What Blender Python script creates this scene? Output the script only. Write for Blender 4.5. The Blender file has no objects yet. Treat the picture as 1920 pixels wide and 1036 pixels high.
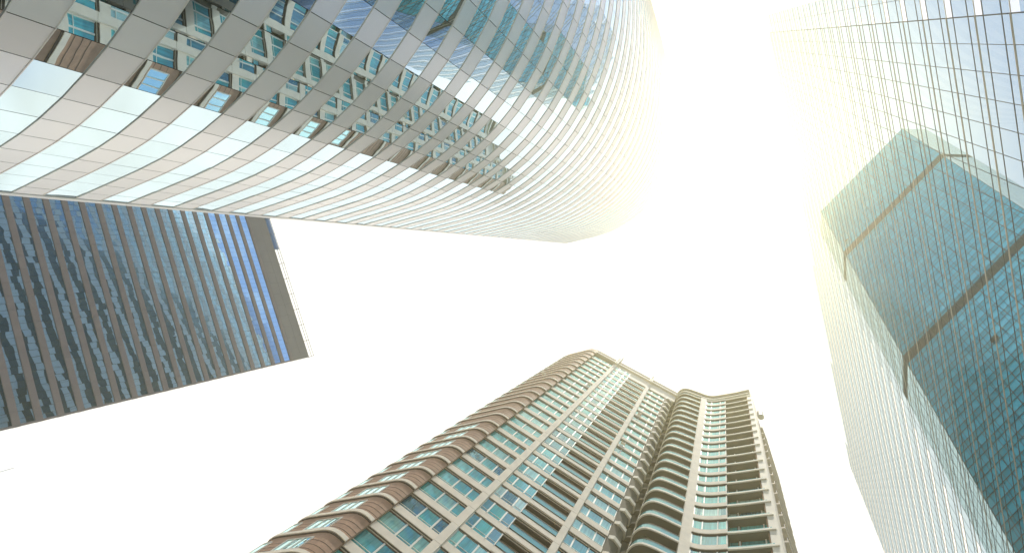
import bpy, math, random
from mathutils import Vector, Matrix
random.seed(7)
sc = bpy.context.scene
COL = sc.collection
EYE = 1.6                      # eye height; all "rel" heights below are above the eye

# ------------------------------------------------------------------ camera
CX = Vector((0.919862, 0.0, 0.392242))           # image right
CY = Vector((0.014952, 0.999273, -0.035064))     # image down
CZ = Vector((-0.391957, 0.038119, 0.919193))     # view direction
cam = bpy.data.objects.new('camera', bpy.data.cameras.new('camera'))
COL.objects.link(cam)
Y = -CY; Z = -CZ
cam.matrix_world = Matrix(((CX.x, Y.x, Z.x, 0), (CX.y, Y.y, Z.y, 0), (CX.z, Y.z, Z.z, EYE), (0, 0, 0, 1)))
cam.data.sensor_width = 36.0
cam.data.lens = 928.0 / 1920.0 * 36.0
cam.data.clip_start = 0.1
cam.data.clip_end = 6000
sc.camera = cam

def ray(px, py):
    """direction through a point of the 1920 px photograph"""
    d = CX * (px - 960) + CY * (py - 518) + CZ * 928.0
    return d.normalized()

# ------------------------------------------------------------------ light
SUN_DIR = ray(1385, 300)
sun_el = math.asin(SUN_DIR.z)
sun_az = math.atan2(SUN_DIR.x, SUN_DIR.y)        # from +Y towards +X
sd = bpy.data.lights.new('sun', 'SUN'); sd.energy = 2.6; sd.angle = math.radians(0.5); sd.color = (1.0, 0.95, 0.84)
so = bpy.data.objects.new('sun', sd); COL.objects.link(so)
so.rotation_euler = SUN_DIR.to_track_quat('Z', 'Y').to_euler()

w = bpy.data.worlds.new('World'); sc.world = w; w.use_nodes = True
nt = w.node_tree; nt.nodes.clear()
def N(t, typ, **kw):
    n = t.nodes.new(typ)
    for k, v in kw.items():
        if hasattr(n, k): setattr(n, k, v)
        else: n.inputs[k].default_value = v
    return n
out = N(nt, 'ShaderNodeOutputWorld')
sky = N(nt, 'ShaderNodeTexSky', sky_type='NISHITA', sun_disc=False)
sky.sun_elevation = sun_el; sky.sun_rotation = sun_az
sky.air_density = 1.0; sky.dust_density = 0.6; sky.ozone_density = 1.6
bg = N(nt, 'ShaderNodeBackground'); bg.inputs['Strength'].default_value = 0.13
nt.links.new(sky.outputs[0], bg.inputs['Color'])
cl = N(nt, 'ShaderNodeBackground'); cl.inputs['Color'].default_value = (1.0, 0.995, 0.985, 1); cl.inputs['Strength'].default_value = 0.95
tc = N(nt, 'ShaderNodeTexCoord')
# the cloud sheet covers the part of the sky round the zenith, broken cloud elsewhere
CL0 = Vector((-0.38, 0.219, 0.899)).normalized()
dot = N(nt, 'ShaderNodeVectorMath', operation='DOT_PRODUCT'); dot.inputs[1].default_value = CL0
nt.links.new(tc.outputs['Generated'], dot.inputs[0])
sh = N(nt, 'ShaderNodeMapRange', interpolation_type='SMOOTHSTEP')
sh.inputs['From Min'].default_value = 0.60; sh.inputs['From Max'].default_value = 0.72
nt.links.new(dot.outputs['Value'], sh.inputs['Value'])
sep = N(nt, 'ShaderNodeSeparateXYZ'); nt.links.new(tc.outputs['Generated'], sep.inputs[0])
zc = N(nt, 'ShaderNodeMath', operation='MAXIMUM'); zc.inputs[1].default_value = 0.12; nt.links.new(sep.outputs['Z'], zc.inputs[0])
pl = N(nt, 'ShaderNodeVectorMath', operation='DIVIDE'); nt.links.new(tc.outputs['Generated'], pl.inputs[0])
cmb = N(nt, 'ShaderNodeCombineXYZ')
for i in range(3): nt.links.new(zc.outputs[0], cmb.inputs[i])
nt.links.new(cmb.outputs[0], pl.inputs[1])
no = N(nt, 'ShaderNodeTexNoise'); no.inputs['Scale'].default_value = 2.6; no.inputs['Detail'].default_value = 8; no.inputs['Roughness'].default_value = 0.6
nt.links.new(pl.outputs[0], no.inputs['Vector'])
nr = N(nt, 'ShaderNodeMapRange', interpolation_type='SMOOTHSTEP')
nr.inputs['From Min'].default_value = 0.52; nr.inputs['From Max'].default_value = 0.72; nr.inputs['To Max'].default_value = 0.8
nt.links.new(no.outputs['Fac'], nr.inputs['Value'])
cn = N(nt, 'ShaderNodeTexNoise'); cn.inputs['Scale'].default_value = 1.7; cn.inputs['Detail'].default_value = 6
nt.links.new(pl.outputs[0], cn.inputs['Vector'])
cr = N(nt, 'ShaderNodeMapRange'); cr.inputs['From Min'].default_value = 0.32; cr.inputs['From Max'].default_value = 0.6
cr.inputs['To Min'].default_value = 0.64; cr.inputs['To Max'].default_value = 0.82
nt.links.new(cn.outputs['Fac'], cr.inputs['Value']); nt.links.new(cr.outputs[0], cl.inputs['Strength'])
mx = N(nt, 'ShaderNodeMath', operation='MAXIMUM'); nt.links.new(sh.outputs[0], mx.inputs[0]); nt.links.new(nr.outputs[0], mx.inputs[1])
ms = N(nt, 'ShaderNodeMixShader')
nt.links.new(mx.outputs[0], ms.inputs[0]); nt.links.new(bg.outputs[0], ms.inputs[1]); nt.links.new(cl.outputs[0], ms.inputs[2])
nt.links.new(ms.outputs[0], out.inputs['Surface'])

sc.view_settings.view_transform = 'Standard'; sc.view_settings.look = 'None'
sc.view_settings.exposure = 0.85; sc.view_settings.gamma = 1.0
sc.cycles.max_bounces = 8; sc.cycles.transparent_max_bounces = 24; sc.cycles.volume_bounces = 1
sc.cycles.use_denoising = True

# ------------------------------------------------------------------ materials
def mat(name, col, rough=0.6, metal=0.0, spec=0.5, var=0.0, vscale=1.0, bump=0.0, bscale=8.0, coat=0.0, rnd=None):
    m = bpy.data.materials.new(name); m.use_nodes = True
    t = m.node_tree; p = t.nodes['Principled BSDF']
    p.inputs['Roughness'].default_value = rough; p.inputs['Metallic'].default_value = metal
    p.inputs['Specular IOR Level'].default_value = spec; p.inputs['Coat Weight'].default_value = coat
    src = None
    g = t.nodes.new('ShaderNodeNewGeometry')
    if rnd:                                            # colour differs from piece to piece
        oi = t.nodes.new('ShaderNodeObjectInfo'); r = t.nodes.new('ShaderNodeValToRGB'); r.color_ramp.interpolation = 'CONSTANT'
        e = r.color_ramp.elements
        while len(e) < len(rnd): e.new(0.5)
        for i, c in enumerate(rnd): e[i].position = i / len(rnd); e[i].color = (*c, 1)
        ad = t.nodes.new('ShaderNodeMath'); ad.operation = 'ADD'
        fr = t.nodes.new('ShaderNodeMath'); fr.operation = 'FRACT'
        t.links.new(oi.outputs['Random'], ad.inputs[0]); t.links.new(g.outputs['Random Per Island'], ad.inputs[1])
        t.links.new(ad.outputs[0], fr.inputs[0]); t.links.new(fr.outputs[0], r.inputs[0]); src = r.outputs[0]
    n = t.nodes.new('ShaderNodeTexNoise'); n.inputs['Scale'].default_value = vscale; n.inputs['Detail'].default_value = 5
    t.links.new(g.outputs['Position'], n.inputs['Vector'])
    mr = t.nodes.new('ShaderNodeMapRange'); mr.inputs['To Min'].default_value = 1 - var; mr.inputs['To Max'].default_value = 1 + var
    t.links.new(n.outputs['Fac'], mr.inputs['Value'])
    mu = t.nodes.new('ShaderNodeVectorMath'); mu.operation = 'SCALE'
    if src: t.links.new(src, mu.inputs[0])
    else: mu.inputs[0].default_value = col
    t.links.new(mr.outputs[0], mu.inputs['Scale']); t.links.new(mu.outputs[0], p.inputs['Base Color'])
    if bump:
        n2 = t.nodes.new('ShaderNodeTexNoise'); n2.inputs['Scale'].default_value = bscale; n2.inputs['Detail'].default_value = 3
        t.links.new(g.outputs['Position'], n2.inputs['Vector'])
        b = t.nodes.new('ShaderNodeBump'); b.inputs['Strength'].default_value = 1.0; b.inputs['Distance'].default_value = bump
        t.links.new(n2.outputs['Fac'], b.inputs['Height']); t.links.new(b.outputs[0], p.inputs['Normal'])
    return m

def glass(name, inside, tint, r0=0.35, bump=0.0, bscale=0.5, rough=0.0, transp=None, pane_var=0.0):
    """coated facade glass: a mirror layer that grows towards grazing, over a dark interior (or a clear view)"""
    m = bpy.data.materials.new(name); m.use_nodes = True
    t = m.node_tree; t.nodes.clear()
    o = t.nodes.new('ShaderNodeOutputMaterial')
    g = t.nodes.new('ShaderNodeNewGeometry')
    gl = t.nodes.new('ShaderNodeBsdfGlossy'); gl.inputs['Color'].default_value = (*tint, 1); gl.inputs['Roughness'].default_value = rough
    if transp: df = t.nodes.new('ShaderNodeBsdfTransparent'); df.inputs['Color'].default_value = (*transp, 1)
    else:
        df = t.nodes.new('ShaderNodeBsdfDiffuse'); df.inputs['Color'].default_value = (*inside, 1)
        if pane_var:
            mr = t.nodes.new('ShaderNodeMapRange'); mr.inputs['To Min'].default_value = 1 - pane_var; mr.inputs['To Max'].default_value = 1 + pane_var
            sc_ = t.nodes.new('ShaderNodeVectorMath'); sc_.operation = 'SCALE'; sc_.inputs[0].default_value = inside
            t.links.new(g.outputs['Random Per Island'], mr.inputs['Value']); t.links.new(mr.outputs[0], sc_.inputs['Scale'])
            t.links.new(sc_.outputs[0], df.inputs['Color'])
    fr = t.nodes.new('ShaderNodeFresnel'); fr.inputs['IOR'].default_value = 1.5
    mr = t.nodes.new('ShaderNodeMapRange'); mr.inputs['From Min'].default_value = 0.04; mr.inputs['To Min'].default_value = r0
    t.links.new(fr.outputs[0], mr.inputs['Value'])
    if transp: mr.inputs['To Max'].default_value = 0.03
    mi = t.nodes.new('ShaderNodeMixShader')
    t.links.new(mr.outputs[0], mi.inputs[0]); t.links.new(df.outputs[0], mi.inputs[1]); t.links.new(gl.outputs[0], mi.inputs[2])
    t.links.new(mi.outputs[0], o.inputs['Surface'])
    if bump:
        n2 = t.nodes.new('ShaderNodeTexNoise'); n2.inputs['Scale'].default_value = bscale; n2.inputs['Detail'].default_value = 2
        t.links.new(g.outputs['Position'], n2.inputs['Vector'])
        b = t.nodes.new('ShaderNodeBump'); b.inputs['Strength'].default_value = 1.0; b.inputs['Distance'].default_value = bump
        t.links.new(n2.outputs['Fac'], b.inputs['Height'])
        t.links.new(b.outputs[0], gl.inputs['Normal'])
    return m

M = dict(
    alu=mat('aluminium_panel', (0.87, 0.84, 0.84), 0.32, 0.6, var=0.05, vscale=0.35, bump=0.002, bscale=1.2),
    alu_light=mat('aluminium_edge', (0.80, 0.78, 0.76), 0.3, 0.7),
    joint=mat('dark_joint', (0.02, 0.018, 0.018), 0.7),
    tower_glass=glass('tower_glass', (0.004, 0.010, 0.013), (0.68, 0.82, 0.90), 0.065, 0.0035, 0.35),
    stone=mat('grey_stone', (0.20, 0.178, 0.19), 0.75, var=0.14, vscale=0.5, bump=0.004, bscale=6),
    parapet=mat('grey_parapet', (0.17, 0.172, 0.18), 0.7, var=0.12, vscale=0.25),
    slab_glass=glass('slab_glass', (0.008, 0.05, 0.10), (0.44, 0.68, 0.88), 0.36, 0.02, 0.16),
    beige=mat('beige_concrete', (0.80, 0.71, 0.60), 0.8, var=0.16, vscale=0.8, bump=0.004, bscale=20),
    cream=mat('cream_paint', (0.74, 0.68, 0.58), 0.7, var=0.07, vscale=0.7),
    groove=mat('brown_groove', (0.11, 0.08, 0.065), 0.8),
    brown=mat('brown_tile', (0.40, 0.245, 0.17), 0.7, var=0.30, vscale=1.3),
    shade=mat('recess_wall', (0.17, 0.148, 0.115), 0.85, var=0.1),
    frame=mat('white_frame', (0.72, 0.70, 0.64), 0.5),
    dark=mat('dark_frame', (0.03, 0.035, 0.035), 0.5),
    window=None, rail=None,
    rglass=glass('clear_screen_glass', (0, 0, 0), (0.82, 0.90, 0.95), 0.01, transp=(0.50, 0.60, 0.66)),
    white_and_reflection=glass('panel_and_sky_reflection', (0, 0, 0), (0.9, 0.9, 0.9), 0.01, transp=(0.97, 0.95, 0.92)),  # white top panes; lower down, sky reflection put in as clearer glass
    fin=mat('bronze_fin', (0.26, 0.20, 0.14), 0.45, 0.3),
    finlip=mat('cream_fin_edge', (0.52, 0.48, 0.40), 0.4, 0.3),
    mull=mat('dark_mullion', (0.025, 0.03, 0.035), 0.5),
    teal=glass('teal_vision_glass', (0.05, 0.74, 0.88), (0.40, 1.0, 0.98), 0.50, rough=0.15, pane_var=0.16),
    teal_dark=glass('teal_spandrel_glass', (0.035, 0.54, 0.64), (0.34, 0.92, 0.92), 0.36, rough=0.15, pane_var=0.14),
    chamf=glass('clear_chamfer_glass', (0, 0, 0), (0.9, 0.95, 1.0), 0.02, transp=(0.80, 0.87, 0.86)),
    bandm=mat('bronze_louvre', (0.035, 0.031, 0.026), 0.7, var=0.2, vscale=0.6),
    steel=mat('steel', (0.55, 0.56, 0.58), 0.35, 0.8),
    leaf=mat('leaf', (0.05, 0.09, 0.03), 0.7, var=0.4, vscale=9),
    pot=mat('pot', (0.3, 0.14, 0.09), 0.8),
    paving=mat('paving', (0.30, 0.29, 0.27), 0.85, var=0.2, vscale=0.3),
)

def window_glass():
    m = glass('residence_glass', (0.1, 0.3, 0.3), (0.62, 0.88, 0.90), 0.26, 0.006, 0.9)
    t = m.node_tree
    oi = t.nodes.new('ShaderNodeObjectInfo'); g = t.nodes.new('ShaderNodeNewGeometry')
    ad = t.nodes.new('ShaderNodeMath'); ad.operation = 'MULTIPLY_ADD'; ad.inputs[1].default_value = 0.18
    t.links.new(g.outputs['Random Per Island'], ad.inputs[0]); t.links.new(oi.outputs['Random'], ad.inputs[2])
    r = t.nodes.new('ShaderNodeValToRGB'); e = r.color_ramp.elements; r.color_ramp.interpolation = 'CONSTANT'
    cols = [(0.06, 0.44, 0.42), (0.04, 0.20, 0.25), (0.10, 0.50, 0.47), (0.06, 0.32, 0.34), (0.26, 0.52, 0.47), (0.05, 0.38, 0.37), (0.03, 0.13, 0.19), (0.42, 0.60, 0.55), (0.07, 0.42, 0.44)]
    while len(e) < len(cols): e.new(0.5)
    for i, c in enumerate(cols): e[i].position = i * 1.05 / len(cols); e[i].color = (*c, 1)
    t.links.new(ad.outputs[0], r.inputs[0])
    # curtains: faint vertical folds
    wv = t.nodes.new('ShaderNodeTexNoise'); wv.inputs['Scale'].default_value = 1.0; wv.inputs['Detail'].default_value = 2
    mp = t.nodes.new('ShaderNodeVectorMath'); mp.operation = 'MULTIPLY'; mp.inputs[1].default_value = (5, 5, 0.25)
    t.links.new(g.outputs['Position'], mp.inputs[0]); t.links.new(mp.outputs[0], wv.inputs['Vector'])
    mr = t.nodes.new('ShaderNodeMapRange'); mr.inputs['From Min'].default_value = 0.3; mr.inputs['From Max'].default_value = 0.7
    mr.inputs['To Min'].default_value = 0.7; mr.inputs['To Max'].default_value = 1.25
    t.links.new(wv.outputs['Fac'], mr.inputs['Value'])
    mu = t.nodes.new('ShaderNodeVectorMath'); mu.operation = 'SCALE'
    t.links.new(r.outputs[0], mu.inputs[0]); t.links.new(mr.outputs[0], mu.inputs['Scale'])
    for n in t.nodes:
        if n.type == 'BSDF_DIFFUSE': t.links.new(mu.outputs[0], n.inputs['Color'])
    return m
M['window'] = window_glass()
M['rail'] = glass('rail_glass', (0.12, 0.36, 0.36), (0.62, 0.85, 0.88), 0.2)

# ------------------------------------------------------------------ mesh helpers
class MB:
    def __init__(s): s.v = []; s.f = []
    def quad(s, a, b, c, d):
        n = len(s.v); s.v += [tuple(a), tuple(b), tuple(c), tuple(d)]; s.f.append((n, n+1, n+2, n+3))
    def hexa(s, p):
        """8 points: bottom ring 0-3, top ring 4-7"""
        n = len(s.v); s.v += [tuple(x) for x in p]
        s.f += [(n+3, n+2, n+1, n), (n+4, n+5, n+6, n+7)] + [(n+i, n+(i+1) % 4, n+4+(i+1) % 4, n+4+i) for i in range(4)]
    def prism(s, pts, z0, z1):
        n = len(s.v); k = len(pts)
        s.v += [(p[0], p[1], z0) for p in pts] + [(p[0], p[1], z1) for p in pts]
        s.f += [tuple(reversed(range(n, n+k))), tuple(range(n+k, n+2*k))] + [(n+i, n+(i+1) % k, n+k+(i+1) % k, n+k+i) for i in range(k)]
    def strip(s, outer, inner, z0, z1):
        """closed band between two polylines of equal length"""
        n = len(s.v); k = len(outer)
        for P in (outer, inner):
            for z in (z0, z1): s.v += [(p[0], p[1], z) for p in P]
        o0, o1, i0, i1 = n, n+k, n+2*k, n+3*k
        for i in range(k-1):
            s.f += [(o0+i, o0+i+1, o1+i+1, o1+i), (i0+i+1, i0+i, i1+i, i1+i+1), (o1+i, o1+i+1, i1+i+1, i1+i), (o0+i+1, o0+i, i0+i, i0+i+1)]
        s.f += [(o0, o1, i1, i0), (o0+k-1, i0+k-1, i1+k-1, o1+k-1)]
    def beam(s, a, b, r, r2=None, seg=6):
        a = Vector(a); b = Vector(b); d = (b-a).normalized(); r2 = r if r2 is None else r2
        u = d.orthogonal().normalized(); v = d.cross(u); n = len(s.v)
        for P, R in ((a, r), (b, r2)):
            for i in range(seg):
                t = 2*math.pi*i/seg; s.v.append(tuple(P + u*math.cos(t)*R + v*math.sin(t)*R))
        s.f += [(n+i, n+(i+1) % seg, n+seg+(i+1) % seg, n+seg+i) for i in range(seg)]
        s.f += [tuple(reversed(range(n, n+seg))), tuple(range(n+seg, n+2*seg))]
    def mesh(s, name, m):
        me = bpy.data.meshes.new(name); me.from_pydata(s.v, [], s.f); me.materials.append(m); me.update()
        return me
    def build(s, name, m, parent=None, kind=None):
        o = bpy.data.objects.new(name, s.mesh(name, m)); COL.objects.link(o)
        if parent: o.parent = parent
        if kind: o['kind'] = kind
        return o

def thing(name, label, cat, loc=(0, 0, 0), group=None):
    o = bpy.data.objects.new(name, None); COL.objects.link(o); o.location = loc
    o['label'] = label; o['category'] = cat
    if group: o['group'] = group
    return o
def tag(o, label, cat): o['label'] = label; o['category'] = cat

def offset(poly, d):
    """shift an open polyline sideways; +d is to the right of the walking direction"""
    res = []
    for i, p in enumerate(poly):
        ns = []
        for a, b in ((i-1, i), (i, i+1)):
            if a >= 0 and b < len(poly):
                t = Vector((poly[b][0]-poly[a][0], poly[b][1]-poly[a][1]))
                if t.length > 1e-6: t.normalize(); ns.append(Vector((t.y, -t.x)))
        n = sum(ns, Vector((0, 0))); n.normalize()
        k = d / max(0.5, n.dot(ns[0]))
        res.append((p[0]+n.x*k, p[1]+n.y*k))
    return res
def resample(poly, step):
    """Catmull-Rom through the points, then even steps"""
    P = [Vector(p) for p in poly]; pts = []
    for i in range(len(P)-1):
        p0 = P[i-1] if i else P[0]*2-P[1]; p1 = P[i]; p2 = P[i+1]; p3 = P[i+2] if i+2 < len(P) else P[-1]*2-P[-2]
        for k in range(12):
            t = k/12
            pts.append(0.5*((2*p1)+(p2-p0)*t+(2*p0-5*p1+4*p2-p3)*t*t+(3*p1-p0-3*p2+p3)*t**3))
    pts.append(P[-1]); L = [0]
    for a, b in zip(pts, pts[1:]): L.append(L[-1]+(b-a).length)
    n = max(1, round(L[-1]/step)); res = []; j = 0
    for i in range(n+1):
        s = L[-1]*i/n
        while j < len(L)-2 and L[j+1] < s: j += 1
        t = (s-L[j])/max(1e-9, L[j+1]-L[j]); q = pts[j].lerp(pts[j+1], min(1, max(0, t))); res.append((q.x, q.y))
    return res

def rescale(root, k):
    """size of a whole thing, keeping its bearing from the eye"""
    l = root.location; root.location = (l.x*k, l.y*k, EYE+(l.z-EYE)*k); root.scale = (k, k, k)
KC, KS, KA = 1.0, 0.765, 1.2        # round tower, slab tower, apartment tower

# ------------------------------------------------------------------ ground
g = MB(); g.quad((-1500, -1500, 0), (1500, -1500, 0), (1500, 1500, 0), (-1500, 1500, 0))
g = g.build('ground', M['paving']); g['kind'] = 'structure'

# ------------------------------------------------------------------ round-ended office tower (top left)
def curved_tower():
    root = thing('curved_office_tower', 'tall round-ended office tower banded with pale metal panels and mirror glass strips', 'tower', (-45, -40, 0))
    inv = Vector((45, 40, 0))
    ang = [(0, -11.2), (7, -11.6), (9.5, -13.2), (11.7, -16.5), (13.9, -20.5), (16, -24), (18.2, -27.2), (20.4, -31.5), (22.4, -35.5), (25, -40.8),
           (32, -58), (39.3, -72.2), (46.5, -84.5), (54, -94), (63.6, -100.6), (74, -103.9), (85, -105.6), (200, -107)]
    def A(s):
        for (a, x), (b, y) in zip(ang, ang[1:]):
            if s <= b: return math.radians(x+(y-x)*(s-a)/(b-a))
        return math.radians(ang[-1][1])
    p = Vector((-45.2, -4.3)); s = 0
    front = [tuple(p)]; W = 2.17; fr = [tuple(p)]
    while s < 101:
        for k in range(10): p = p + Vector((math.cos(A(s)), math.sin(A(s))))*W/10; s += W/10
        fr.append(tuple(p))
    # left flank, hidden from the camera, mirrored in the grey tower
    a2 = math.radians(257); lf = []
    q = Vector((-45.2, -4.3)); nL = 48
    lf = [tuple(q+Vector((math.cos(a2), math.sin(a2)))*W*i) for i in range(nL+1)]
    path = list(reversed(lf[1:])) + fr                      # walking: outside is on the ... left flank -> corner -> round end
    # outside is to the left of this walk (away from the body)
    body = Vector((-40, -50))
    test = offset(path[:3], 1.0)
    sgn = 1 if (Vector(test[1])-body).length > (Vector(path[1])-body).length else -1
    ground = -EYE
    def off(d): return offset(path, d*sgn)
    core = off(-0.30); face = off(0.0); gl = off(-0.03); led = off(0.035)
    H0 = 17.82; F = 3.6; PH = 1.63; top = 148.3
    levels = [H0 + F*j for j in range(-5, 37)]
    rr = random.Random(3)
    c = MB()
    pts = core + []
    c.prism([(x, y) for x, y in pts], 0.0, top+EYE-0.3); o = c.build('core_wall', M['joint'], root); o.location = inv
    n = len(path)-1
    for j, h in enumerate(levels):
        z = h+EYE; z0 = max(z, 0.02); z1 = z+PH; z2 = z+F
        if h > 147: z1 = top+EYE
        mbp = MB(); mbg = MB(); mbl = MB()
        for i in range(n):
            a = Vector(face[i]); b = Vector(face[i+1]); d = (b-a).normalized()*0.022
            ca = Vector(core[i]); cb = Vector(core[i+1])
            nn = Vector((d.y, -d.x)).normalized()*sgn
            t1, t2 = [rr.uniform(-1, 1)*0.004 for _ in range(2)]
            mbp.quad((*(a+d+nn*t1), z0+0.02), (*(b-d+nn*t1), z0+0.02), (*(b-d+nn*t2), z1-0.02), (*(a+d+nn*t2), z1-0.02))
            if h <= 147:
                a = Vector(gl[i]); b = Vector(gl[i+1]); t = [rr.uniform(-1, 1)*0.007 for _ in range(3)]
                mbg.quad((*(a+d*.8+nn*t[0]), z1+0.03), (*(b-d*.8+nn*t[1]), z1+0.03), (*(b-d*.8+nn*(t[1]+t[2])), z2-0.03), (*(a+d*.8+nn*(t[0]+t[2])), z2-0.03))
        pb = mbp.build('metal_band', M['alu'], root); pb.location = inv
        if h > 147: break
        gb = mbg.build('glass_band', M['tower_glass'], root); gb.location = inv
        mbl.strip(led, off(-0.15), z1-0.02, z1+0.02)
        lb = mbl.build('ledge', M['alu_light'], pb)
        mbl = MB(); mbl.strip(led, off(-0.15), z2-0.02, z2+0.02); mbl.build('ledge', M['alu_light'], gb)
    # corner trim that runs the full height
    t = MB(); k = nL
    cp = Vector(path[k]); d1 = (Vector(path[k+1])-cp).normalized()*0.55; d2 = (Vector(path[k-1])-cp).normalized()*0.3
    o1 = (Vector(off(0.05)[k])-cp)
    t.prism([tuple(cp+d2+o1*.5), tuple(cp+o1*0.9), tuple(cp+d1+Vector((d1.y, -d1.x)).normalized()*sgn*0.05), tuple(cp+d1-o1*6), tuple(cp-o1*6)], 0.0, top+EYE)
    t = t.build('corner_trim', M['alu_light'], root); t.location = inv
    r = MB(); r.prism(off(-0.1), top+EYE-0.25, top+EYE-0.05); r = r.build('roof', M['parapet'], root); r.location = inv
    rescale(root, KC)
curved_tower()

# ------------------------------------------------------------------ grey slab tower (left)
def slab_tower():
    D = 140.0; a = math.radians(157.6)
    nin = Vector((math.cos(a), math.sin(a)))                # away from the camera
    tdir = Vector((math.cos(a+math.pi/2), math.sin(a+math.pi/2)))   # along the face, away from the visible corner
    foot = nin*D
    K = foot - tdir*0                                       # corner found from its bearing
    ax = math.radians(165.35)
    K = Vector((math.cos(ax), math.sin(ax)))*D/math.cos(ax-a)
    Lg = 78.0
    root = thing('grey_slab_tower', 'broad grey stone tower with rows of dark blue windows behind the round-ended tower', 'tower', (K.x, K.y, 0))
    inv = Vector((-K.x, -K.y, 0))
    S = 3.828; h0 = 64.87; wst = 1.28
    def P(s, d, z): q = K+tdir*s-nin*d; return (q.x, q.y, z)   # d>0 towards the camera
    def box(mb, s0, s1, d0, d1, z0, z1):
        mb.hexa([P(s0, d0, z0), P(s1, d0, z0), P(s1, d1, z0), P(s0, d1, z0), P(s0, d0, z1), P(s1, d0, z1), P(s1, d1, z1), P(s0, d1, z1)])
    sg = 1
    c = MB(); c.prism([P(0.5, -0.5, 0)[:2], P(Lg-.4, -0.5, 0)[:2], P(Lg-.4, -30, 0)[:2], P(13, -30, 0)[:2]], 0.0, 134.2+EYE-1.0); c = c.build('core_wall', M['joint'], root); c.location = inv
    e = MB(); e.prism([P(0.02, -0.003, 0)[:2], P(0.45, -0.003, 0)[:2], P(12.9, -30, 0)[:2], P(12.4, -30, 0)[:2]], -0.4, 134.2+EYE-0.5); e = e.build('end_wall', M['stone'], root); e.location = inv
    rr = random.Random(5)
    for k in range(-17, 17):
        z = h0+S*k+EYE
        st = MB(); npan = int(Lg/3.2)
        for i in range(npan):
            box(st, Lg*i/npan+0.02, Lg*(i+1)/npan-0.02, -0.45, 0.0, max(z, 0.05), z+wst)
        st = st.build('stone_band', M['stone'], root); st.location = inv
        if k < 16:
            gm = MB(); n = int(Lg/1.62)
            for i in range(n):
                s0 = Lg*i/n+0.03; s1 = Lg*(i+1)/n-0.03; t = [rr.uniform(-1, 1)*0.006 for _ in range(3)]
                gm.quad(P(s0, -0.22+t[0], z+wst+.02), P(s1, -0.22+t[1], z+wst+.02), P(s1, -0.22+t[1]+t[2], z+S-.02), P(s0, -0.22+t[0]+t[2], z+S-.02))
            gb = gm.build('window_band', M['slab_glass'], root); gb.location = inv
    pz = h0+S*16+EYE+wst; pm = MB(); n = int(Lg/4)
    for rI, (za, zb) in enumerate(((pz+.03, pz+3.4), (pz+3.44, 134.2+EYE))):
        for i in range(n):
            box(pm, Lg*i/n+0.015, Lg*(i+1)/n-0.015, -0.6, 0.01, za, zb)
    pm = pm.build('parapet', M['parapet'], root); pm.location = inv
    r = MB(); zt = 134.2+EYE
    for z in (zt+0.3, zt+1.3): r.beam(P(0, 0.9, z), P(Lg, 0.9, z), 0.09)
    for i in range(14):
        s = Lg*i/13; r.beam(P(s, -0.3, zt-0.1), P(s, 0.9, zt+0.3), 0.09); r.beam(P(s, 0.9, zt+0.3), P(s, 0.9, zt+1.6), 0.09)
    r = r.build('roof_rail', M['dark'], root); r.location = inv
    # raised glazed plant screen near the far end of the roof
    q = MB(); box(q, 42, Lg, -0.6, 0.02, zt+.02, zt+1.9); q = q.build('plant_screen', M['slab_glass'], root); q.location = inv
    rescale(root, KS)
slab_tower()

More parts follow.
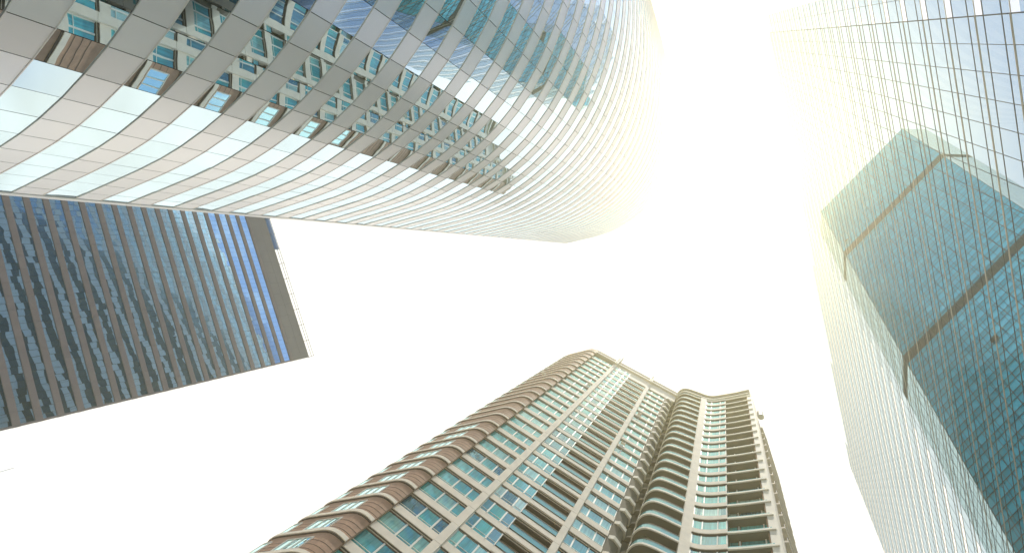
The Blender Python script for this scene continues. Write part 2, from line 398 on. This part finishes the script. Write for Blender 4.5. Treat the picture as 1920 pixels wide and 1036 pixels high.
# ------------------------------------------------------------------ apartment tower (bottom)
def apartment_tower():
    FL = 3.4; Hm = 38.2; C0 = Vector((-29.4, 23.9)); td = Vector((math.cos(math.radians(24.6)), math.sin(math.radians(24.6)))); nd = Vector((td.y, -td.x))
    root = thing('apartment_tower', 'beige and brown apartment tower with teal windows, curved balconies and a ribbed brown flank', 'tower', (-12, 36, 0))
    inv = Vector((12, 36, 0)) * 1; inv = Vector((12, -36, 0))
    def P(s, d, z): q = C0+td*s+nd*d; return (q.x, q.y, z)
    def box(mb, s0, s1, d0, d1, z0, z1):
        mb.hexa([P(s0, d1, z0), P(s1, d1, z0), P(s1, d0, z0), P(s0, d0, z0), P(s0, d1, z1), P(s1, d1, z1), P(s1, d0, z1), P(s0, d0, z1)])
    def put(mb, name, m, parent=None, kind=None):
        o = mb.build(name, m, parent or root, kind)
        if parent is None: o.location = inv
        return o
    def cp(src, dz, parent):
        o = src.copy(); COL.objects.link(o); o.parent = parent
        if parent is root: o.location = inv+Vector((0, 0, dz))
        return o
    def copies(src, js, f=FL):
        for j in js:
            if j == 0: continue
            o = cp(src, j*f, root)
            for ch in [c for c in src.children]: 
                d = ch.copy(); COL.objects.link(d); d.parent = o
    SE = 19.4; ZT = 124.9+EYE
    # ---- plans
    brown = resample([(-28.75, 23.75), (-29.3, 23.42), (-30.05, 23.2), (-31.0, 23.3), (-32.4, 23.75), (-34.44, 24.4), (-36.4, 25.05), (-37.3, 25.55), (-37.8, 26.3), (-38.0, 27.4), (-37.9, 29.5), (-37.7, 33)], 0.5)
    # outside of the brown flank is on the left of this walk when going left; sign found by test
    sb = 1 if offset(brown, 1.0)[8][1] < brown[8][1] else -1
    def bo(d): return offset(brown, d*sb)
    wing = resample([(-9.1, 34.6), (-9.36, 32.82), (-8.82, 31.75), (-8.0, 31.22), (-7.29, 31.17), (-6.22, 31.38), (-5.16, 31.68), (-4.04, 32.0), (-3.3, 32.2), (-2.59, 32.32), (-1.57, 32.28), (-0.4, 32.02), (0.74, 31.68), (2.9, 31.02), (5.86, 30.0)], 0.4)
    sw = 1 if offset(wing, 1.0)[20][1] < wing[20][1] else -1
    def wo(d, a=0, b=None): return offset(wing, d*sw)[a:b]
    def wi(x):                                             # index of the wing path nearest an x value (front part)
        return min(range(8, len(wing)), key=lambda i: abs(wing[i][0]-x))
    iA = 0; iP = wi(-4.0); iQ = wi(-3.15); iJ = wi(0.74); iE = len(wing)-1
    # ---- cores
    back = [(-37.7, 33), (-33, 48), (-6, 56), (11.2, 50)]
    m = MB(); cpoly = [P(0.4, -1.9, 0)[:2], P(SE, -1.9, 0)[:2], (-9.0, 34.8)] + [(-8.0, 34.0), (-4.2, 34.1), (0.9, 33.6), (0.95, 32.75), (6.15, 31.05)] + [(11.3, 48.5), (-6, 55), (-32, 47), (-37.2, 33), (-37.2, 27.6), (-36.6, 26.2), (-32.5, 24.3)]
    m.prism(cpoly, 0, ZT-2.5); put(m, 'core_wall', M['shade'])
    m = MB(); m.strip(bo(0), bo(-0.5), 0, ZT-1.5)
    br = put(m, 'brown_flank', M['brown'])
    # tile courses
    m = MB()
    for j in range(-11, 26):
        z = Hm+EYE+FL*j
        for k in range(1, 4):
            zz = z+0.55+k*0.62
            if 0.2 < zz < ZT-2: m.strip(bo(0.012), bo(-0.05), zz, zz+0.045)
    m.build('tile_joint', M['groove'], br)
    # ---- spandrel of the flat face, one per storey, moulded in steps
    VIS = range(-3, 25)
    def spandrel(z):
        m = MB(); box(m, -0.35, SE, -0.6, 0.06, z+0.34, z+1.28); return m
    def steps(z):
        m = MB(); box(m, -0.15, SE, -0.6, -0.02, z+0.17, z+0.34); box(m, 0.0, SE, -0.6, -0.14, z, z+0.17); return m
    z0 = Hm+EYE
    sp = put(spandrel(z0), 'floor_band', M['beige']); put(steps(z0), 'moulding', M['groove'], sp)
    m = MB(); box(m, 0, SE, -0.55, -0.04, z0+0.15, z0+0.19); m.build('moulding_lip', M['beige'], sp)
    copies(sp, range(-11, 24))
    def bband(z):
        m = MB(); m.strip(bo(0.16), bo(-0.2), z+0.36, z+0.80); return m
    bb = put(bband(z0), 'curved_band', M['beige'])
    m = MB(); m.strip(bo(0.07), bo(-0.2), z0+0.18, z0+0.36); m.build('band_moulding', M['groove'], bb)
    copies(bb, range(-11, 25))
    # ---- windows: frame mesh with its pane
    def win(s0, s1, fr, z, d=-0.30, low=1.28, top=3.40, rail=True):
        gl = MB(); fm = MB()
        xs = [s0]+[s0+(s1-s0)*f for f in fr]+[s1]
        for a, b in zip(xs, xs[1:]):
            tl = random.uniform(-.006, .006)
            gl.quad(P(a+.05, d, z+low+.02), P(b-.05, d, z+low+.02), P(b-.05, d+tl, z+top-.02), P(a+.05, d+tl, z+top-.02))
        for i, x in enumerate(xs):
            wd = 0.09 if 0 < i < len(xs)-1 else 0.05
            box(fm, x-wd, x+wd, d-.1, d+0.10, z+low, z+top)
        if rail: box(fm, s0, s1, d-.05, d+.04, z+low+0.42, z+low+0.47)
        return fm, gl
    bays = [(0.15, 5.55, (0.47, 0.80), -0.16), (6.5, 10.1, (0.25, 0.70), 0.0), (15.45, SE-.1, (0.24, 0.70), -0.18)]
    W_JS = list(range(-3, 17)); rest = [j for j in range(-11, 24) if j not in W_JS]
    sf = MB(); sgm = MB()
    for b in bays:
        for j in W_JS:
            fm, gl = win(b[0], b[1], b[2], z0+FL*j, b[3])
            o = put(fm, 'window', M['frame']); gl.build('pane', M['window'], o)
        for j in rest:
            fm, gl = win(b[0], b[1], b[2], z0+FL*j, b[3])
            for src, dst in ((fm, sf), (gl, sgm)):
                n = len(dst.v); dst.v += src.v; dst.f += [tuple(i+n for i in f) for f in src.f]
    # solid box wall behind the bay windows so they read as projecting bays
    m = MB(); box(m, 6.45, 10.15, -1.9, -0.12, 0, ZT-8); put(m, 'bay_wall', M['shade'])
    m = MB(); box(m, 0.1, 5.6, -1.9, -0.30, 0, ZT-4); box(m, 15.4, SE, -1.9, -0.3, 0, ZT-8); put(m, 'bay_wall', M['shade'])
    # ---- brown flank windows
    def curved_win(path_d, i0, i1, z, low, top, nm):
        o_ = path_d[i0:i1+1]; gl = MB(); fm = MB(); inn = bo(0.0)
        for k in range(len(o_)-1): gl.quad((*o_[k], z+low), (*o_[k+1], z+low), (*o_[k+1], z+top), (*o_[k], z+top))
        fo = bo(0.09)
        for k in nm:
            i = i0+k; a = Vector(fo[i]); b = Vector(fo[min(i+1, len(fo)-1)]); dd = (b-a).normalized()*0.06; q = Vector(bo(-0.1)[i])
            fm.prism([tuple(a-dd), tuple(a+dd), tuple(q+dd), tuple(q-dd)], z+low-.06, z+top+.06)
        fm.strip(fo[i0:i1+1], bo(-0.1)[i0:i1+1], z+low-0.07, z+low)
        fm.strip(fo[i0:i1+1], bo(-0.1)[i0:i1+1], z+top, z+top+0.07)
        return fm, gl
    gp = bo(0.03)
    ia = min(range(len(brown)), key=lambda i: abs(brown[i][0]+30.9)+abs(brown[i][1]-23.3)); ib = min(range(len(brown)), key=lambda i: abs(brown[i][0]+33.9)+abs(brown[i][1]-24.2))
    ic = min(range(len(brown)), key=lambda i: abs(brown[i][0]+35.9)+abs(brown[i][1]-24.85)); idd = min(range(len(brown)), key=lambda i: abs(brown[i][0]+38)+abs(brown[i][1]-27.4))
    for (a, b, js, nm) in ((ia, ib, range(-3, 7), (0, 2, 4, ib-ia)), (ic, idd, range(-3, 17), (0, 3, idd-ic))):
        for j in js:
            fm, gl = curved_win(gp, a, b, z0+FL*j, 1.05, 2.75, nm)
            o = put(fm, 'window', M['frame']); gl.build('pane', M['window'], o)
    for j in rest:
        fm, gl = curved_win(gp, ic, idd, z0+FL*j, 1.25, 2.85, (0, 3, idd-ic))
        for src, dst in ((fm, sf), (gl, sgm)):
            n = len(dst.v); dst.v += src.v; dst.f += [tuple(i+n for i in f) for f in src.f]
    # ---- pillars
    for (a, b) in ((5.62, 6.45), (14.62, 15.4)):
        m = MB()
        for j in range(-11, 24): box(m, a, b, -0.6, 0.42, max(0, z0+FL*j+.02), z0+FL*(j+1)-.02)
        pz = z0+FL*24-.02
        box(m, a+.1, b-.1, -0.6, 0.36, 0.05, pz)
        o = put(m, 'pillar', M['beige'])
        m = MB(); box(m, a+.05, b-.05, -0.4, 1.0, pz, ZT+4.2); m.build('pillar_cap', M['cream'], o)
        for k in range(4):
            m = MB(); box(m, a+.2, b-.2, 1.0, 1.03, pz+0.5+k*1.3, pz+1.0+k*1.3); m.build('cap_slot', M['groove'], o)
    # ---- balconies of the flat face
    def balc(z):
        m = MB(); box(m, 10.15, 14.6, -1.85, 0.16, z+0.36, z+0.62); return m
    def balcrail(z):
        m = MB(); m.quad(P(10.2, 0.10, z+1.42), P(14.58, 0.10, z+1.42), P(14.58, 0.10, z+2.15), P(10.2, 0.10, z+2.15)); 
        return m
    o = put(balc(z0), 'balcony', M['beige']); balcrail(z0).build('glass_railing', M['rail'], o)
    m = MB(); box(m, 10.2, 14.6, 0.06, 0.14, z0+2.15, z0+2.21); m.build('handrail', M['dark'], o)
    m = MB(); box(m, 10.2, 14.6, -1.88, -1.80, z0+0.7, z0+3.4); m.build('recess_door', M['dark'], o)
    copies(o, range(-11, 23))
    # ---- service shaft with a ring at each storey
    m = MB(); m.prism([P(SE, -1.0, 0)[:2], P(SE, -0.12, 0)[:2], (-11.05, 32.42), (-10.52, 33.05), (-10.8, 34.8), (-12.3, 34.2)], 0, ZT-6); put(m, 'service_shaft', M['shade'])
    m = MB(); m.prism([(-11.95, 32.15), (-11.02, 32.1), (-10.28, 32.95), (-10.5, 34.0), (-12.3, 33.5)], z0+0.35, z0+1.05)
    rg = put(m, 'shaft_ring', M['cream']); copies(rg, range(-11, 24))
    m = MB(); m.prism([(-10.6, 34.2), (-9.5, 34.4), (-9.3, 33.4), (-10.2, 33.6)], z0+0.5, z0+0.8); lb = put(m, 'link_slab', M['shade']); copies(lb, range(-11, 24))
    # ---- wing
    Hw = 57.4-3.4*6; zw = Hw+EYE
    ZW = 123.0+EYE; WJ = range(-10, 25)
    # left curved balcony: thin slab and glass
    inn = lambda a, b, d: [Vector(p) for p in wo(-d, a, b)]
    def wslab(a, b, z, h0_, h1_, out, deep):
        m = MB(); A_ = wo(out, a, b+1); Bp = wo(-deep, a, b+1); m.strip(A_, Bp, z+h0_, z+h1_); return m
    o = put(wslab(0, iP, zw, 0, 0.34, 0.10, 0.06), 'balcony', M['cream'])
    m = MB(); fl = wo(0.05, 0, iP+1); m.prism([tuple(p) for p in fl]+[(-4.2, 34.2), (-9.0, 34.9)], zw+0.02, zw+0.22); m.build('balcony_floor', M['shade'], o)
    m = MB(); rp = wo(-0.05, 5, iP+1)
    for k in range(len(rp)-1): m.quad((*rp[k], zw+.45), (*rp[k+1], zw+.45), (*rp[k+1], zw+1.35), (*rp[k], zw+1.35))
    m.build('glass_railing', M['rail'], o)
    m = MB(); m.strip(wo(0.0, 5, iP+1), wo(-0.1, 5, iP+1), zw+1.35, zw+1.41); m.build('handrail', M['dark'], o)
    copies(o, WJ)
    # right flat balcony
    o = put(wslab(iJ, iE, zw, 0, 0.34, 0.10, 0.06), 'balcony', M['cream'])
    m = MB(); fl = wo(0.05, iJ, iE+1); m.prism([tuple(p) for p in fl]+[(6.5, 31.8), (0.9, 33.5)], zw+0.02, zw+0.22); m.build('balcony_floor', M['shade'], o)
    m = MB(); rp = wo(-0.05, iJ, iE)
    for k in range(len(rp)-1): m.quad((*rp[k], zw+.45), (*rp[k+1], zw+.45), (*rp[k+1], zw+.80), (*rp[k], zw+.80))
    m.build('glass_railing', M['rail'], o)
    bw0 = Vector((1.0, 32.62)); bw1 = Vector((6.08, 30.98)); bt = (bw1-bw0).normalized(); bn = Vector((bt.y, -bt.x))
    Lb = (bw1-bw0).length
    m = MB()
    for (a, b) in ((0.25, 1.1), (1.5, 4.0), (4.15, Lb-.3)):
        p, q = bw0+bt*a+bn*.05, bw0+bt*b+bn*.05; m.quad((*p, zw+.5), (*q, zw+.5), (*q, zw+3.2), (*p, zw+3.2))
    m.build('balcony_door', M['window'], o)
    m = MB()
    for a in (0.15, 1.3, 4.07):
        p = bw0+bt*a; m.prism([tuple(p+bt*.08+bn*.1), tuple(p-bt*.08+bn*.1), tuple(p-bt*.08-bn*.1), tuple(p+bt*.08-bn*.1)], zw+.3, zw+3.35)
    m.build('door_frame', M['frame'], o)
    copies(o, WJ)
    # windows between pillar and joint
    o = put(wslab(iQ, iJ, zw, 0.25, 1.15, 0.05, 0.5), 'floor_band', M['beige'])
    m = MB(); m.strip(wo(-0.03, iQ, iJ+1), wo(-.5, iQ, iJ+1), zw+.1, zw+.25); m.strip(wo(-0.12, iQ, iJ+1), wo(-.5, iQ, iJ+1), zw-.05, zw+.1); m.build('moulding', M['groove'], o)
    copies(o, WJ)
    for j in list(WJ):
        z = zw+FL*j; gl = MB(); fm = MB(); rp = wo(-0.15, iQ, iJ+1)
        for k in range(len(rp)-1): gl.quad((*rp[k], z+1.15), (*rp[k+1], z+1.15), (*rp[k+1], z+3.3), (*rp[k], z+3.3))
        n = len(rp)-1
        for f in (0.02, 0.28, 0.72, 0.98):
            i = min(n-1, int(f*n)); a = Vector(rp[i]); b = Vector(rp[i+1]); dd = (b-a).normalized(); nn = Vector((dd.y, -dd.x))*sw
            c0 = a.lerp(b, f*n-i); fm.prism([tuple(c0-dd*.07-nn*.05), tuple(c0+dd*.07-nn*.05), tuple(c0+dd*.07+nn*.1), tuple(c0-dd*.07+nn*.1)], z+1.15, z+3.3)
        if -1 <= j <= 9:
            w_ = put(fm, 'window', M['frame']); gl.build('pane', M['window'], w_)
        else:
            for src, dst in ((fm, sf), (gl, sgm)):
                nn_ = len(dst.v); dst.v += src.v; dst.f += [tuple(i+nn_ for i in f) for f in src.f]
    o = put(sf, 'distant_window', M['frame'], kind='stuff'); sgm.build('pane', M['window'], o)['kind'] = 'stuff'
    m = MB(); m.strip(wo(0.16, iP, iQ+1), wo(-0.8, iP, iQ+1), 0, ZW-3.0); put(m, 'pillar', M['beige'])
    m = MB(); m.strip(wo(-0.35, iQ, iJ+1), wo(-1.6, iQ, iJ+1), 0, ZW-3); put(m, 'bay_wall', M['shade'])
    # vertical ribs at the left end of the wing
    for q in ((-9.55, 33.6), (-9.2, 33.9)):
        m = MB(); m.prism([(q[0]-.07, q[1]-.1), (q[0]+.07, q[1]-.1), (q[0]+.07, q[1]+.3), (q[0]-.07, q[1]+.3)], 0, ZW-1); put(m, 'wall_rib', M['cream'])
    # wing roof: two deep cornices
    m = MB(); m.prism([tuple(p) for p in wo(0.25)]+[(11.2, 48), (-9, 48)], ZW-2.9, ZW-2.55); put(m, 'cornice', M['cream'])
    m = MB(); m.prism([tuple(p) for p in wo(0.35)]+[(11.2, 48), (-9, 48)], ZW-0.5, ZW); put(m, 'cornice', M['cream'])
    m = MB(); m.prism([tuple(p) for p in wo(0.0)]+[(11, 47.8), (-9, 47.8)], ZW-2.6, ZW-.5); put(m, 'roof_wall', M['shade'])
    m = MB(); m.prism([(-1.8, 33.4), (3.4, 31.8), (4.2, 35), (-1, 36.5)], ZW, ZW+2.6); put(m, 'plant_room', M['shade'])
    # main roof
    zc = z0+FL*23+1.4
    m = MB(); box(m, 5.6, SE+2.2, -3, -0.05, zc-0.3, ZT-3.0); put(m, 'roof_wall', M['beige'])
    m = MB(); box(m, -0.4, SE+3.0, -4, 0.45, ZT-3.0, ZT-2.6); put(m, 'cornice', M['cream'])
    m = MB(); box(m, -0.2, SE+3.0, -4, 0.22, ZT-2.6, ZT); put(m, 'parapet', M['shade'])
    m = MB(); m.prism([P(0, -1, 0)[:2], P(SE, -1, 0)[:2], (-6, 55), (-32, 47), (-37.2, 33), (-37.2, 27.6)], ZT-1.6, ZT-1.3); put(m, 'roof', M['shade'])
    # casements left standing open
    for px, py in ((1100, 721), (1195, 776), (1163, 831), (1016, 700)):
        d = ray(px, py); t = C0.dot(nd)/(d.x*nd.x+d.y*nd.y); q = d*t; s_ = (Vector((q.x, q.y))-C0).dot(td); z = q.z+EYE
        m = MB(); m.hexa([P(s_, 0.02, z), P(s_+.75, 0.02, z), P(s_+.75, 0.5, z-.05), P(s_, 0.5, z-.05), P(s_, 0.02, z+.05), P(s_+.75, 0.02, z+.05), P(s_+.75, 0.5, z), P(s_, 0.5, z)])
        put(m, 'open_casement', M['frame'])
    # right flank: full-height fins and stepped side balconies
    s0 = Vector((5.95, 30.05)); sdv = Vector((0.292, 0.956)); sn = Vector((0.956, -0.292))
    def SP(t, d): q = s0+sdv*t+sn*d; return (q.x, q.y)
    for t, dd, mm in ((0.0, 0.22, 'cream'), (0.9, 0.12, 'beige'), (1.8, 0.22, 'cream'), (3.1, 0.16, 'beige')):
        m = MB(); m.prism([SP(t, dd), SP(t+.35, dd), SP(t+.35, -.8), SP(t, -.8)], 0, ZW-2.0+(0.6 if t == 0 else 0)); put(m, 'wall_fin', M[mm])
    m = MB(); m.prism([SP(0.3, 0), SP(20, 0), SP(20, -1), SP(0.3, -1)], 0, ZW-3); put(m, 'side_wall', M['brown'])
    m = MB(); m.prism([SP(5, 0.0), SP(5, .5), SP(7.5, .65), SP(16, .65), SP(16, 0)], zw+.1, zw+.5); o = put(m, 'side_balcony', M['beige'])
    m = MB(); m.prism([SP(5.1, .4), SP(5.1, .48), SP(7.5, .62), SP(16, .62), SP(16, .55), SP(7.5, .55)], zw+.5, zw+1.4); m.build('railing', M['dark'], o)
    copies(o, range(-10, 23))
    rescale(root, KA)
    return root, P, zw, z0, FL
apt, AP, zw, z0a, FLa = apartment_tower()

# ------------------------------------------------------------------ pale glass screen tower (right)
HT = Vector((0.22381804, 0.94893622, 0.22231855)); UP = Vector((-0.07494621, -0.37871799, 0.92247263))
NR = Vector((0.97392053, -0.22646635, -0.01384889)); DR = 18.0
def glass_screen():
    F = 0.2309; B0 = 2.328+F*0.0
    org = NR*DR
    def R(a, b, d=0.0): q = HT*(a*DR)+UP*(b*DR)-NR*d + Vector((0, 0, EYE)); return q
    # HT*a+UP*b spans the plane through the eye shifted along the normal
    off = NR*DR
    # express the plane: points with NR.q = DR
    def Q(a, b, d=0.0): 
        q = HT*(a*DR)+UP*(b*DR)
        return q + NR*(DR - NR.dot(q)) - NR*d + Vector((0, 0, EYE))
    return Q
# the grid coordinates were measured with a plane through the eye offset: solve it exactly
def grid(a, b, d=0.0):
    # least-squares frame used for the measurements: q = D*s projected on span(HT, UP)
    q = HT*a+UP*b
    return (q+NR*(1-NR.dot(q)))*DR - NR*d + Vector((0, 0, EYE))
def glass_tower():
    F = 0.2309; base = grid(3.0, -0.9)
    root = thing('glass_curtain_wall_tower', 'pale glass curtain wall with a leaning grid of bronze fins and a slanting roofline', 'tower', (base.x, base.y, 0))
    inv = Vector((-base.x, -base.y, 0))
    a_lo = 0.104; cols = [a_lo, 0.205, 0.310]
    while cols[-1] < 7.2: cols.append(cols[-1]+0.103)
    btop = lambda a: 7.479+0.144*(a-0.104)
    def bbot(a): return (-(EYE-0.02)/DR-HT.z*a)/UP.z
    k0 = math.floor((bbot(7.2)-2.328)/F); k1 = math.ceil((btop(7.2)-2.328)/F)
    def a_s(b): return 3.42 - 0.21*max(0.0, b-3.8)  # from this column on, brighter panes stand in for reflected sky
    def box(mb, a0, a1, b0, b1, d0, d1):
        mb.hexa([grid(a0, b0, d0), grid(a1, b0, d0), grid(a1, b0, d1), grid(a0, b0, d1), grid(a0, b1, d0), grid(a1, b1, d0), grid(a1, b1, d1), grid(a0, b1, d1)])
    for k in range(k0, k1+1):
        b0 = 2.328+F*k
        # usable columns at this storey
        use = [i for i in range(len(cols)-1) if bbot(cols[i]) <= b0 and b0+F*0.5 <= btop(cols[i])+0.02]
        if not use: continue
        i0, i1 = use[0], use[-1]
        A0 = cols[i0]; A1 = cols[i1+1]
        g = MB()
        for i in range(i0, i1+1):
            for (f0, f1) in ((0.0, 0.22), (0.22, 0.74), (0.74, 1.0)):
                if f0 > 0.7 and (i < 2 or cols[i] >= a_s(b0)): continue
                g.quad(grid(cols[i], b0+F*f0), grid(cols[i+1], b0+F*f0), grid(cols[i+1], b0+F*f1), grid(cols[i], b0+F*f1))
        o = g.build('glazing_row', M['rglass'], root); o.location = inv
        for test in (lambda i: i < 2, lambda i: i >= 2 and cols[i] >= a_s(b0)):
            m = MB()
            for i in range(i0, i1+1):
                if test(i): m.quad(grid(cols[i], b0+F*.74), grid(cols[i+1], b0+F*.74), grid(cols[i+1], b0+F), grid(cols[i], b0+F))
            if m.f: m.build('panel_and_sky_reflection', M['white_and_reflection'], o)
        if k < 0: continue
        A1 = min(A1, 2.94+(b0-2.84)*1.04+0.9)
        m = MB(); wd = 0.0016
        for f in (0.22, 0.74): box(m, A0, A1, b0+F*f-wd, b0+F*f+wd, -0.03, 0.012)
        m.build('transom', M['mull'], o)
        m = MB(); box(m, max(A0, 0.31) if A0 < 0.31 else A0, A1, b0-0.004, b0+0.0015, -0.03, 0.018); fo = m.build('fin', M['fin'], root); fo.location = inv
        m = MB(); box(m, max(A0, 0.31) if A0 < 0.31 else A0, A1, b0+0.0015, b0+0.003, -0.03, 0.018); box(m, A0, A1, b0-0.005, b0-0.004, -0.03, 0.02); m.build('fin_edge', M['finlip'], fo)
    for i, a in enumerate(cols):
        m = MB(); wd = (0.0010 if a < 3.3 else 0.0005) if i != 2 else 0.0022
        b_lo = max(bbot(a), 2.328+F*k0); box(m, a-wd, a+wd, b_lo, btop(a), -0.025, 0.008)
        o = m.build('mullion', M['mull'], root); o.location = inv
glass_tower()

# ------------------------------------------------------------------ reflection of a teal tower, added as a solid behind the clear glass
def teal_reflection():
    E = Vector((0.63492988, -0.71183314, 0.30026261)); L = Vector((-0.04999469, -0.44316441, 0.89504516))
    mneg = Vector((0.60472119, 0.69979244, 0.38026679)); c = 72.0
    eye = Vector((0, 0, EYE))
    # front plane: mneg.q = 1 (in units of c)
    def G(e, l, d=0.0):
        q = E*e+L*l
        q = q + mneg*(1-mneg.dot(q))/mneg.dot(mneg)
        return q*c + eye - mneg.normalized()*d
    root = thing('teal_tower_reflection', 'reflection of a teal glass tower with two dark bands, modelled behind the pale glass grid', 'tower', tuple(G(0, 0.0)))
    inv = -Vector(root.location)
    e0, e1 = -0.19, 0.2905; roof = 2.315; fl = 0.0345
    ne = 21; es = [e0+(e1-e0)*i/ne for i in range(ne+1)]
    # chamfer faces: directions in the picture plane
    dep = CZ.dot(G(e0, 1.91)-eye); C1 = CY*(49.0/928*dep)*1.0
    dep2 = CZ.dot(G(e1, 1.91)-eye); C2 = (CX+CY*0.03)*(54.0/928*dep2)
    def face(P0, P1, n, tag_):
        """a face between two edges given as functions of l, n panes wide"""
        bands = [(1.893, 1.930), (1.299, 1.330)]
        l = 0.0; rows = []
        l = roof
        cuts = []
        while l > 0.02:
            nl = l-fl; hit = None
            for (b0, b1) in bands:
                if nl < b1+0.006 and l >= b1: hit = (b0, b1)
            if hit:
                if l-hit[1] > 1e-4: cuts.append(('row', hit[1], l))
                cuts.append(('band', hit[0], hit[1])); l = hit[0]
            else: cuts.append(('row', nl, l)); l = nl
        return cuts
    rr = random.Random(11)
    def build_face(P, n, ma, mb):
        """P(u,l): u 0..1 across the face"""
        cuts = face(None, None, n, '')
        vis = MB(); spn = MB(); bnd = MB(); jn = MB(); mul = MB()
        up = mneg.normalized()*0
        for kind, a, b in cuts:
            if kind == 'band':
                bnd.quad(P(0, a), P(1, a), P(1, b), P(0, b))
                for i in range(1, n): u = i/n; w_ = 0.0012; jn.quad(P(u-w_, a, .05), P(u+w_, a, .05), P(u+w_, b, .05), P(u-w_, b, .05))
                continue
            mid = a+(b-a)*0.58
            for i in range(n):
                vis.quad(P(i/n, a), P((i+1)/n, a), P((i+1)/n, mid), P(i/n, mid)); spn.quad(P(i/n, mid), P((i+1)/n, mid), P((i+1)/n, b), P(i/n, b))
            for x in (a, mid): mul.quad(P(0, x-0.0009, .10), P(1, x-0.0009, .10), P(1, x+0.0009, .10), P(0, x+0.0009, .10))
        for i in range(0, n+1):
            u = i/n; w_ = 0.0011*21/n
            mul.quad(P(u-w_, 0.02, .08), P(u+w_, 0.02, .08), P(u+w_, roof, .08), P(u-w_, roof, .08))
        f = vis.build('facade', M[ma], root); f.location = inv
        spn.build('spandrel', M[mb], f)
        mul.build('mullion_grid', M['mull'], f); jn.build('band_joint', M['frame'], f)
        bo_ = bnd.build('dark_band', M['bandm'], f)
    build_face(lambda u, l, d=0: G(e0+(e1-e0)*u, l, d), ne, 'teal', 'teal_dark')
    nmC = -CZ
    build_face(lambda u, l, d=0: G(e0, l)+C1*(1-u)+nmC*d, 5, 'chamf', 'chamf')
    build_face(lambda u, l, d=0: G(e1, l)+C2*u+nmC*d, 5, 'chamf', 'chamf')
    # body behind
    m = MB(); B = mneg.normalized()*40
    def ring(l): return [G(e0, l)+C1, G(e0, l), G(e1, l), G(e1, l)+C2, G(e1, l)+C2+B, G(e0, l)+C1+B]
    r0 = ring(0.03); r1 = ring(roof)
    for i in range(6):
        if i in (0, 1, 2): continue
        a, b = i, (i+1) % 6; m.quad(r0[a], r0[b], r1[b], r1[a])
    n = len(m.v); m.v += [tuple(x) for x in r1]; m.f.append(tuple(range(n, n+6)))
    o = m.build('rear_wall', M['chamf'], root); o.location = inv
    # odd open vents
    for (px, py, w_, h_) in ((1866, 636, .010, .014), (1654, 381, .008, .010), (1588, 452, .008, .010)):
        d = ray(px, py); t = c/mneg.dot(d); q = d*t+eye
        ez, lz = E*c, L*c
        m = MB(); nn = -mneg.normalized()*0.3
        m.quad(q+nn-ez*w_-lz*h_*.5, q+nn+ez*w_-lz*h_*.5, q+nn+ez*w_+lz*h_*.5, q+nn-ez*w_+lz*h_*.5)
        o = m.build('open_vent', M['bandm'], root); o.location = inv
teal_reflection()

# ------------------------------------------------------------------ slim pole at the left edge
def pole():
    d = ray(27, 876); t = 13.0/d.z; p = d*t
    root = thing('slim_pole', 'thin grey pole whose tip enters at the left edge below the grey tower', 'pole', (p.x, p.y, 0))
    m = MB(); m.beam((0, 0, 0.3), (0, 0, p.z+EYE), 0.07, 0.012, 10); m.build('shaft', M['steel'], root)
    m = MB(); m.beam((0, 0, 0), (0, 0, 0.3), 0.16, 0.13, 12); m.build('base', M['steel'], root)
pole()

# ------------------------------------------------------------------ potted shrub on a curved balcony
def plant():
    x, y, z = -7.55, 31.75, zw+5*3.4+0.22
    root = thing('potted_shrub', 'dark leafy shrub in a pot on a curved balcony of the apartment tower', 'plant', (x, y, z))
    m = MB(); m.beam((0, 0, 0), (0, 0, .5), .22, .3, 12); m.build('pot', M['pot'], root)
    m = MB(); m.beam((0, 0, .4), (0, 0, 1.0), .05, .03, 6); m.build('stem', M['pot'], root)
    m = MB(); r = random.Random(2)
    for _ in range(420):
        v = Vector((r.gauss(0, .33), r.gauss(0, .3), r.gauss(1.25, .33))); u = Vector((r.uniform(-1, 1), r.uniform(-1, 1), r.uniform(-1, 1))).normalized()*.11; w_ = u.orthogonal().normalized()*.035
        m.quad(v-u, v-w_, v+u, v+w_)
    m.build('foliage', M['leaf'], root)
    rescale(root, KA)
plant()

# ------------------------------------------------------------------ roof equipment on the right flank of the apartment tower
def antenna():
    d = ray(1426, 778); p = d*(118.0/d.z)
    root = thing('roof_antenna', 'small white drum antenna on a bracket at the right edge of the apartment tower roof', 'antenna', (p.x, p.y, p.z+EYE))
    m = MB(); m.beam((0, 0, -1.2), (0, 0, 1.9), .62, .62, 14); m.build('drum', M['frame'], root)
    m = MB(); m.beam((0, 0, 1.5), (0, 0, 3.2), .06, .03, 6); m.beam((-.1, 0, -.8), (-1.6, .5, -.8), .06); m.beam((-.1, 0, 1.0), (-1.6, .5, 1.0), .06); m.beam((-1.6, .5, -1.2), (-1.6, .5, 1.2), .06); m.build('bracket', M['steel'], root)
    rescale(root, KA)
antenna()

# ------------------------------------------------------------------ air
def haze():
    m = bpy.data.materials.new('haze_air'); m.use_nodes = True; t = m.node_tree; t.nodes.clear()
    o = t.nodes.new('ShaderNodeOutputMaterial'); v = t.nodes.new('ShaderNodeVolumePrincipled')
    v.inputs['Color'].default_value = (1.0, 0.90, 0.54, 1); v.inputs['Density'].default_value = 0.00085; v.inputs['Anisotropy'].default_value = 0.76
    t.links.new(v.outputs[0], o.inputs['Volume'])
    b = MB(); b.hexa([(-300, -300, -1), (400, -300, -1), (400, 300, -1), (-300, 300, -1), (-300, -300, 206), (400, -300, 206), (400, 300, 206), (-300, 300, 206)])
    h = b.build('haze', m); h['kind'] = 'stuff'
haze()
